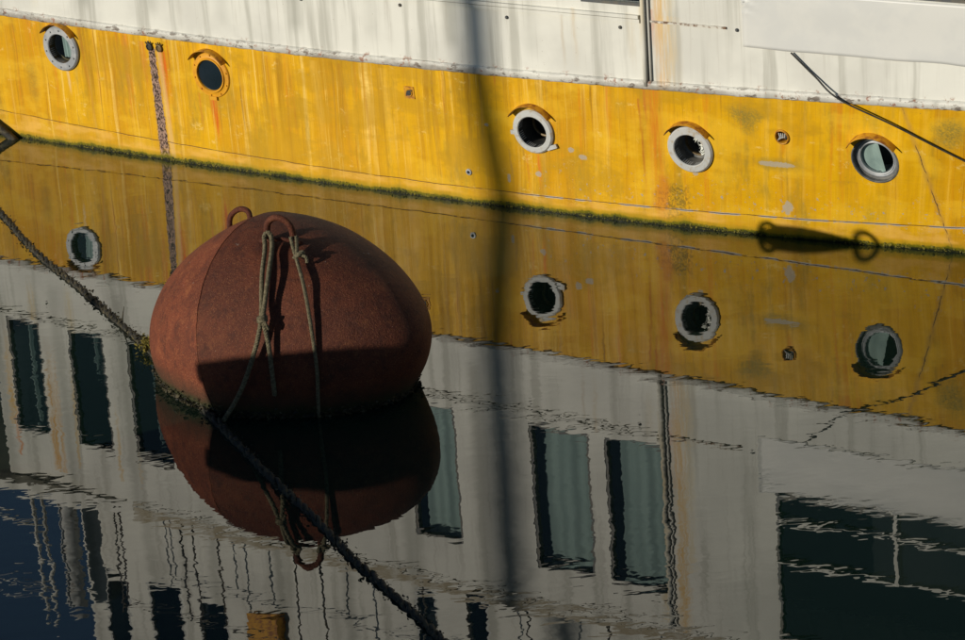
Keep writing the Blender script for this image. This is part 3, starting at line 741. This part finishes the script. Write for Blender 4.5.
for w_ in UW:
    F, L, Hh = ufr(*w_); t = .02; b = MB()
    for c_, s_ in (((0, Hh / 2 - t / 2, -.02), (L, t, .04)), ((0, -Hh / 2 + t / 2, -.02), (L, t, .04)), ((-L / 2 + t / 2, 0, -.02), (t, Hh - 2 * t, .038)), ((L / 2 - t / 2, 0, -.02), (t, Hh - 2 * t, .038))): b.box(c_, s_)
    fr = part(local(b, F), 'upper_window', M['rail'])
    b = MB(); b.add([(-L / 2 + t, -Hh / 2 + t, -.02), (L / 2 - t, -Hh / 2 + t, -.02), (L / 2 - t, Hh / 2 - t, -.02), (-L / 2 + t, Hh / 2 - t, -.02)], [(0, 1, 2, 3)]); b.keep = True; part(local(b, F), 'pane', M['glass'], fr)
part(quad_box(UX0 + .03, UX1, UO + .7, UO + .75, ZD + .11, ZD + 2.2), 'upper_bulkhead', M['interior'])
part(quad_box(UX0, UX0 + .05, UO + .05, 2.6, ZD + .105, ZD + 2.2, 1), 'upper_end_wall', M['white'])
part(quad_box(UX0 - .25, UX1 + .2, UO - .2, 2.8, ZD + 2.21, ZD + 2.30, 30), 'roof', M['white'])
b = MB(); F, L, Hh = ufr(-2.36, -2.08, 4.05, 4.75); b.box((0, 0, .05), (L, Hh, .10), F); yb = part(b, 'yellow_locker', M['hood'])
# rails and posts along the upper deck edge
def dpt(x, z, o=.0): q = wall_frame(x, 0) @ Vector((0, 0, o)); return Vector((q.x, q.y, z))
for i, x in enumerate((-3.24, -3.19, -2.63, -2.53, -2.31, -1.66, -1.435, -.62, -.26, .2, .8, 1.5, 2.3, 3.1)):
    b = MB(); b.tube([dpt(x, ZD + .1), dpt(x, 3.6), dpt(x, 4.02 if i % 3 else 4.16)], .0085, 6); part(b, 'stanchion', M['rail_dark'])
b = MB(); b.tube([dpt(-3.24 + 6.34 * k / 40, 4.03) for k in range(41)], .008, 6); part(b, 'guard_wire', M['rail_dark'])
for x in (-4.02, -3.93):
    b = MB(); b.tube([dpt(x, ZD + .1), dpt(x + .02, 4.42)], .016, 8); part(b, 'rail_post', M['white'])
for zz in (3.52, 4.16):
    b = MB(); b.tube([dpt(-5.2, zz - .02), dpt(-4.5, zz), dpt(-3.93, zz)], .014, 8); part(b, 'guard_rail', M['white'])
b = MB(); q = dpt(-3.87, 0, -.22)
b.lathe([(.085, ZD + .1), (.085, 4.38), (.078, 4.40), (0, 4.40)], 20, Matrix.Translation((q.x, q.y, 0))); part(b, 'vent_pipe', M['rail'], None, 40)

# ================================================================ things hung on the ship
b = MB()
def tarp_pt(u, v, back=0.0):
    x = 1.905 + 2.75 * u; z = 1.432 + .008 * u + .405 * v + (1 - v) * (.006 * mnoise.noise((u * 11, 0, 5)) - .006 * abs(math.sin(u * 14)))
    w_ = .003 * mnoise.noise((u * 5, v * 2, 1)) + .010 * math.exp(-(u / .022) ** 2) * min(1, max(0, v - .45) * 4) * math.sin(v * 34 + u * 130)
    q = wall_frame(x, z) @ Vector((0, 0, .0065 + w_ * (.3 + .7 * min(1, v * 3)) - back)); return q
vs = [tarp_pt(i / 90, j / 20) for i in range(91) for j in range(21)]; ws = [tarp_pt(i / 90, j / 20, .004) for i in range(91) for j in range(21)]; n_ = len(vs)
fs = [(i * 21 + j, (i + 1) * 21 + j, (i + 1) * 21 + j + 1, i * 21 + j + 1) for i in range(90) for j in range(20)]
rim = [i * 21 for i in range(91)] + [90 * 21 + j for j in range(1, 21)] + [i * 21 + 20 for i in range(89, -1, -1)] + [j for j in range(19, 0, -1)]
b.add(vs + ws, fs + [tuple(k + n_ for k in f[::-1]) for f in fs] + [(rim[(k + 1) % len(rim)], rim[k], rim[k] + n_, rim[(k + 1) % len(rim)] + n_) for k in range(len(rim))], True)
o = b.build('tarpaulin', M['tarp']); tag(o, 'smooth grey-white tarpaulin sheet hung on the white ship side, above the black cable', 'tarpaulin')

b = MB()
def hp(x, z, o_): q = (hull_frame(x, z) if z < zk(x) else wall_frame(x, z)) @ Vector((0, 0, o_)); return q
main = [hp(2.215, 1.425, .022), hp(2.36, 1.275, .022), hp(2.515, 1.14, .045), hp(2.85, .985, .03), hp(3.26, .765, .016), hp(3.7, .56, .02), hp(4.4, .34, .04)]
b.tube(catmull(main, 8), .0065, 8)
o = b.build('power_cable', M['cable']); tag(o, 'thin black cable slanting down across the yellow hull beside the rightmost porthole', 'cable')

b = MB(); b.tube(catmull([hp(-4.7, .66, .08), hp(-4.25, .36, .07), hp(-3.93, .13, .06), hp(-3.76, .01, .06), hp(-3.7, -.06, .06)], 8), .034, 10, jit=.1)  # made-up tube in place of a dark wedge of unknown nature
o = b.build('dark_wedge_tube', M['rope_dark']); tag(o, 'dark tube made up for an unidentified dark wedge at the left end of the yellow hull', 'stand_in')

# ================================================================ the buoy
BC = Vector((-1.269, 17.910, .280)); AZ, TL, BR, DL, DR = -.654, .175, .779, 1.010, 1.134
BA = Vector((math.cos(AZ) * math.cos(TL), math.sin(AZ) * math.cos(TL), math.sin(TL)))
E1 = BA.cross(Vector((0, 0, 1))).normalized(); E2 = E1.cross(BA)
BM = Matrix(((E1.x, E2.x, BA.x, 0), (E1.y, E2.y, BA.y, 0), (E1.z, E2.z, BA.z, 0), (0, 0, 0, 1)))
buoy = obj('mooring_buoy', None); buoy.location = (BC.x, BC.y, 0)
tag(buoy, 'big rusty red-brown egg-shaped steel mooring buoy floating in front of the ship', 'buoy')
BINV = Matrix.Translation(-Vector(buoy.location))
def bpart(mb, name, mat, ang=None, parent=None):
    o = obj(name, mb.mesh(name, mat), parent or buoy); o.matrix_parent_inverse = BINV if parent is None else Matrix.Identity(4)
    if ang: smooth_all(o, ang)
    return o
def bg_(P):
    v = P - BC; s = v.dot(BA); r = (v - BA * s).length
    t = -s / DL if s < 0 else s / DR
    return r - rad(t, s < 0) + max(0, t - 1)
def rad(t, left):
    t = min(t, 1.0)
    t = max(t, 0.0)
    return BR * max(0, 1 - .353 * t - .647 * t * t) ** (1 / 1.614) if left else BR * max(0, 1 - t ** 1.606) ** (1 / 1.619)
def bnorm(P):
    e = 1e-4; return Vector([bg_(P + d) - bg_(P - d) for d in (Vector((e, 0, 0)), Vector((0, e, 0)), Vector((0, 0, e)))]).normalized()
def prof_pts():
    p = [(rad(1 - (i / 36) ** 2, True), -DL * (1 - (i / 36) ** 2)) for i in range(37)]
    q = [(rad(1 - (1 - i / 40) ** 2, False), DR * (1 - (1 - i / 40) ** 2)) for i in range(41)]
    return p, q
pl_, pr_ = prof_pts()
def shell(prof):
    b = MB(); b.lathe([(max(r, .0005), h) for r, h in prof], 96, Matrix.Translation(BC) @ BM)
    for i, v in enumerate(b.v):
        v = Vector(v); k = mnoise.noise(v * 2.2) * .006 + mnoise.noise(v * 5.5) * .0025
        b.v[i] = tuple(v + (v - BC).normalized() * k)
    return b
bpart(shell(pl_), 'shell_half', M['rust'], 60); bpart(shell(pr_), 'shell_half', M['rust_dark'], 60)  # right half takes the same coating, scaled darker
b = MB(); SM = Matrix.Translation(BC) @ BM
b.tube([SM @ Vector(((BR + .001) * math.cos(2 * math.pi * k / 120), (BR + .001) * math.sin(2 * math.pi * k / 120), .002 * math.sin(k * 1.7))) for k in range(120)], .002, 6, closed=True, jit=.5)
bpart(b, 'weld_seam', M['rust'])
def lug(p_l, p_r, top, r_, name='lifting_ring'):
    p_l, p_r, top = Vector(p_l), Vector(p_r), Vector(top)
    mid = (p_l + p_r) / 2; ax = (p_r - p_l) / 2; upv = top - mid
    pts = [p_l - upv * .35]
    for k in range(13):
        a = math.pi * k / 12; s_ = math.sin(a)
        pts.append(mid - ax * math.cos(a) * 1.0 + upv * (.42 * min(1, s_ * 3) + .58 * s_))
    pts.append(p_r - upv * .35)
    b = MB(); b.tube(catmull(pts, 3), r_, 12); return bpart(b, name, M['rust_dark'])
lug((-1.283, 17.60, 1.00), (-1.118, 17.535, .985), (-1.203, 17.545, 1.165), .021)
lug((-1.555, 18.13, .92), (-1.415, 18.07, .97), (-1.485, 18.12, 1.062), .018)
b = MB(); b.tube([(-1.33, 17.60, 1.005), (-1.20, 17.565, 1.022), (-1.07, 17.53, 1.0)], .014, 8); bpart(b, 'ring_bar', M['rust_dark'])
# crust of weed and mussels round the waterline
b = MB()
for i in range(2600):
    an = rnd.uniform(0, 2 * math.pi); h = rnd.uniform(-.02, .035) + (.06 * rnd.random()**3)
    d = Vector((math.cos(an), math.sin(an), 0)); lo, hi = 0.0, 1.8; c0 = Vector((BC.x, BC.y, h))
    for _ in range(18):
        m_ = (lo + hi) / 2
        if bg_(c0 + d * m_) < 0: lo = m_
        else: hi = m_
    P = c0 + d * lo; N = bnorm(P); s_ = rnd.uniform(.007, .021)
    vs = [P + N * s_ * rnd.uniform(.3, 1) + Vector((rnd.uniform(-1, 1), rnd.uniform(-1, 1), rnd.uniform(-.6, .6))) * s_ for _ in range(4)]
    b.add(vs, [(0, 1, 2), (0, 2, 3), (0, 3, 1), (1, 3, 2)])
wf = bpart(b, 'weed_fringe', M['growth']); wf['kind'] = 'stuff'

def off(p, d):
    p = Vector(p); N = bnorm(p)
    for _ in range(4): p -= N * bg_(p)
    return p + N * d
# short ropes tied to the front ring
b = MB()
A1 = [(-1.300, 17.56, 1.045), off((-1.295, 17.50, .966), .035), off((-1.309, 17.333, .841), .05), off((-1.319, 17.176, .639), .06)]
twisted(b, A1, .0075, .0085, .05)
A2 = [(-1.255, 17.55, 1.045), off((-1.250, 17.48, .955), .045), off((-1.268, 17.32, .843), .065), off((-1.307, 17.172, .639), .075)]
twisted(b, A2, .0075, .0085, .05)
twisted(b, [A1[0], (-1.285, 17.575, 1.065), (-1.268, 17.56, 1.066), A2[0]], .0075, .0085, .05)
twisted(b, [A1[-1], off((-1.365, 17.131, .497), .05), off((-1.458, 17.134, .276), .04), off((-1.54, 17.185, .12), .035), (-1.625, 17.17, .005)], .0075, .0085, .05)
twisted(b, [A2[-1], off((-1.292, 17.116, .497), .04), off((-1.286, 17.10, .34), .03), off((-1.288, 17.1, .18), .02)], .0075, .0085, .05)
K = (Vector(A1[-1]) + Vector(A2[-1])) / 2
for k in range(3):
    b.tube([K + Vector((.026 * math.cos(t * .7) , -.020 * math.sin(t * .7) - .004, .012 * (k - 1) + .006 * math.sin(t))) for t in range(9)], .0095, 6, closed=True)
twisted(b, [K, K + Vector((.02, -.03, -.02)), K + Vector((.035, -.03, -.06))], .005, .005, .04)
o = b.build('hanging_rope', M['rope']); tag(o, 'frayed rope doubled over the buoy ring and knotted halfway, its tail reaching the water', 'rope')
b = MB()
B1 = [(-1.135, 17.50, 1.050), off((-1.118, 17.46, .95), .04), off((-1.103, 17.40, .92), .04), off((-1.06, 17.24, .791), .045), off((-1.03, 17.103, .58), .03), off((-1.018, 17.053, .34), .018), off((-1.031, 17.091, .119), .012), off((-1.035, 17.14, -.02), .012)]
twisted(b, B1, .006, .007, .05)
twisted(b, [(-1.105, 17.51, 1.05), (-1.10, 17.48, 1.02), off((-1.100, 17.42, .93), .05)], .006, .007, .05)
K = off((-1.100, 17.42, .93), .05)
for k in range(3):
    b.tube([K + Vector((.022 * math.cos(t * .7) + .010 * k, -.016 * math.sin(t * .7), .010 * (k - 1) + .006 * math.sin(t))) for t in range(9)], .009, 6, closed=True)
twisted(b, [K + Vector((.02, 0, 0)), K + Vector((.055, -.02, -.012)), K + Vector((.06, -.03, -.045))], .0055, .006, .04)
o = b.build('hanging_rope', M['rope']); tag(o, 'single thin rope hanging straight from the right leg of the buoy ring', 'rope')

# long fouled mooring rope lying on the water
LR = [(-4.6, 24.0 + .3, .16), (-4.15, 23.25, .07), (-3.621, 21.988, .012), (-3.227, 20.927, .008), (-2.844, 20.083, .008), (-2.484, 19.256, .010), (-2.205, 18.594, .012), (-1.93, 17.85, .018), (-1.655, 17.13, .014), (-1.345, 16.334, .008), (-1.041, 15.606, .008), (-.746, 14.834, .008), (-.529, 14.346, .008), (-.323, 13.849, .008), (-.03, 13.05, .008), (.35, 12.0, 0), (.8, 10.6, -.08)]
b = MB(); twisted(b, LR, .0135, .0125, .33, 3, 7, .036, .0045)
mr = b.build('mooring_rope', M['rope_dark']); tag(mr, 'long dark weed-covered mooring rope lying on the water past the buoy', 'rope')
path = resample(catmull([Vector(p) for p in LR[1:-1]], 10), .012)
b = MB()
for p in path:
    for _ in range(2 if rnd.random() < .75 else 4):
        s_ = rnd.uniform(.004, .013) * (1.5 if mnoise.noise(p * 2.1) > .15 else 1); c0 = p + Vector((rnd.gauss(0, .017), rnd.gauss(0, .012), abs(rnd.gauss(.010, .010))))
        vs = [c0 + Vector((rnd.uniform(-1, 1), rnd.uniform(-1, 1), rnd.uniform(-.7, .9))) * s_ for _ in range(4)]
        b.add(vs, [(0, 1, 2), (0, 2, 3), (0, 3, 1), (1, 3, 2)])
g = b.build('mussel_growth', M['growth'], mr); g['kind'] = 'stuff'
b = MB()
c0 = Vector((-2.19, 18.60, .03))
for i in range(420):
    d = Vector((rnd.gauss(0, .035), rnd.gauss(0, .07), abs(rnd.gauss(0, .028)))); s_ = rnd.uniform(.008, .02)
    vs = [c0 + d + Vector((rnd.uniform(-1, 1), rnd.uniform(-1, 1), rnd.uniform(-.6, 1))) * s_ for _ in range(3)]
    b.add(vs, [(0, 1, 2)])
g = b.build('weed_clump', mat_simple('weed_olive', (.10, .085, .008), (.22, .17, .02), 30, .8), mr); g['kind'] = 'stuff'
b = MB(); b.tube([(-2.425, 19.13, .0), (-2.415, 19.12, .06), (-2.395, 19.11, .14)], [.008, .005, .002], 6); b.build('twig', M['growth'], mr)

# ================================================================ poles on the quay (out of view; they shade the ship)
def pole(px, py, top, r_, label):
    root = obj('shadow_pole', None); root.location = (px, py, 1.62)
    tag(root, label, 'pole')
    b = MB(); b.lathe([(r_ * 2.2, 0), (r_ * 2.2, .03), (r_ * 1.25, .05), (r_ * 1.25, .5), (r_, .55), (r_ * .92, top), (0, top)], 20); o = obj('shaft', b.mesh('shaft', M['steel']), root); smooth_all(o, 30)
    b = MB(); b.tube([(0, 0, top - .1), (.5, .2, top + .15), (1.1, .45, top + .2)], .04, 8); b.box((1.35, .55, top + .19), (.55, .24, .1)); obj('lamp_arm', b.mesh('lamp_arm', M['steel']), root)
def pole_for(x, z, dist, r_, label, top=12.5):
    p = Vector((x, yk(x), z)) + TO_SUN * dist; pole(p.x, p.y, top, r_, label)
pole_for(.085, 1.5, 31.0, .14, 'tall grey steel light pole, unseen, placed to cast the soft shadow on the ship')
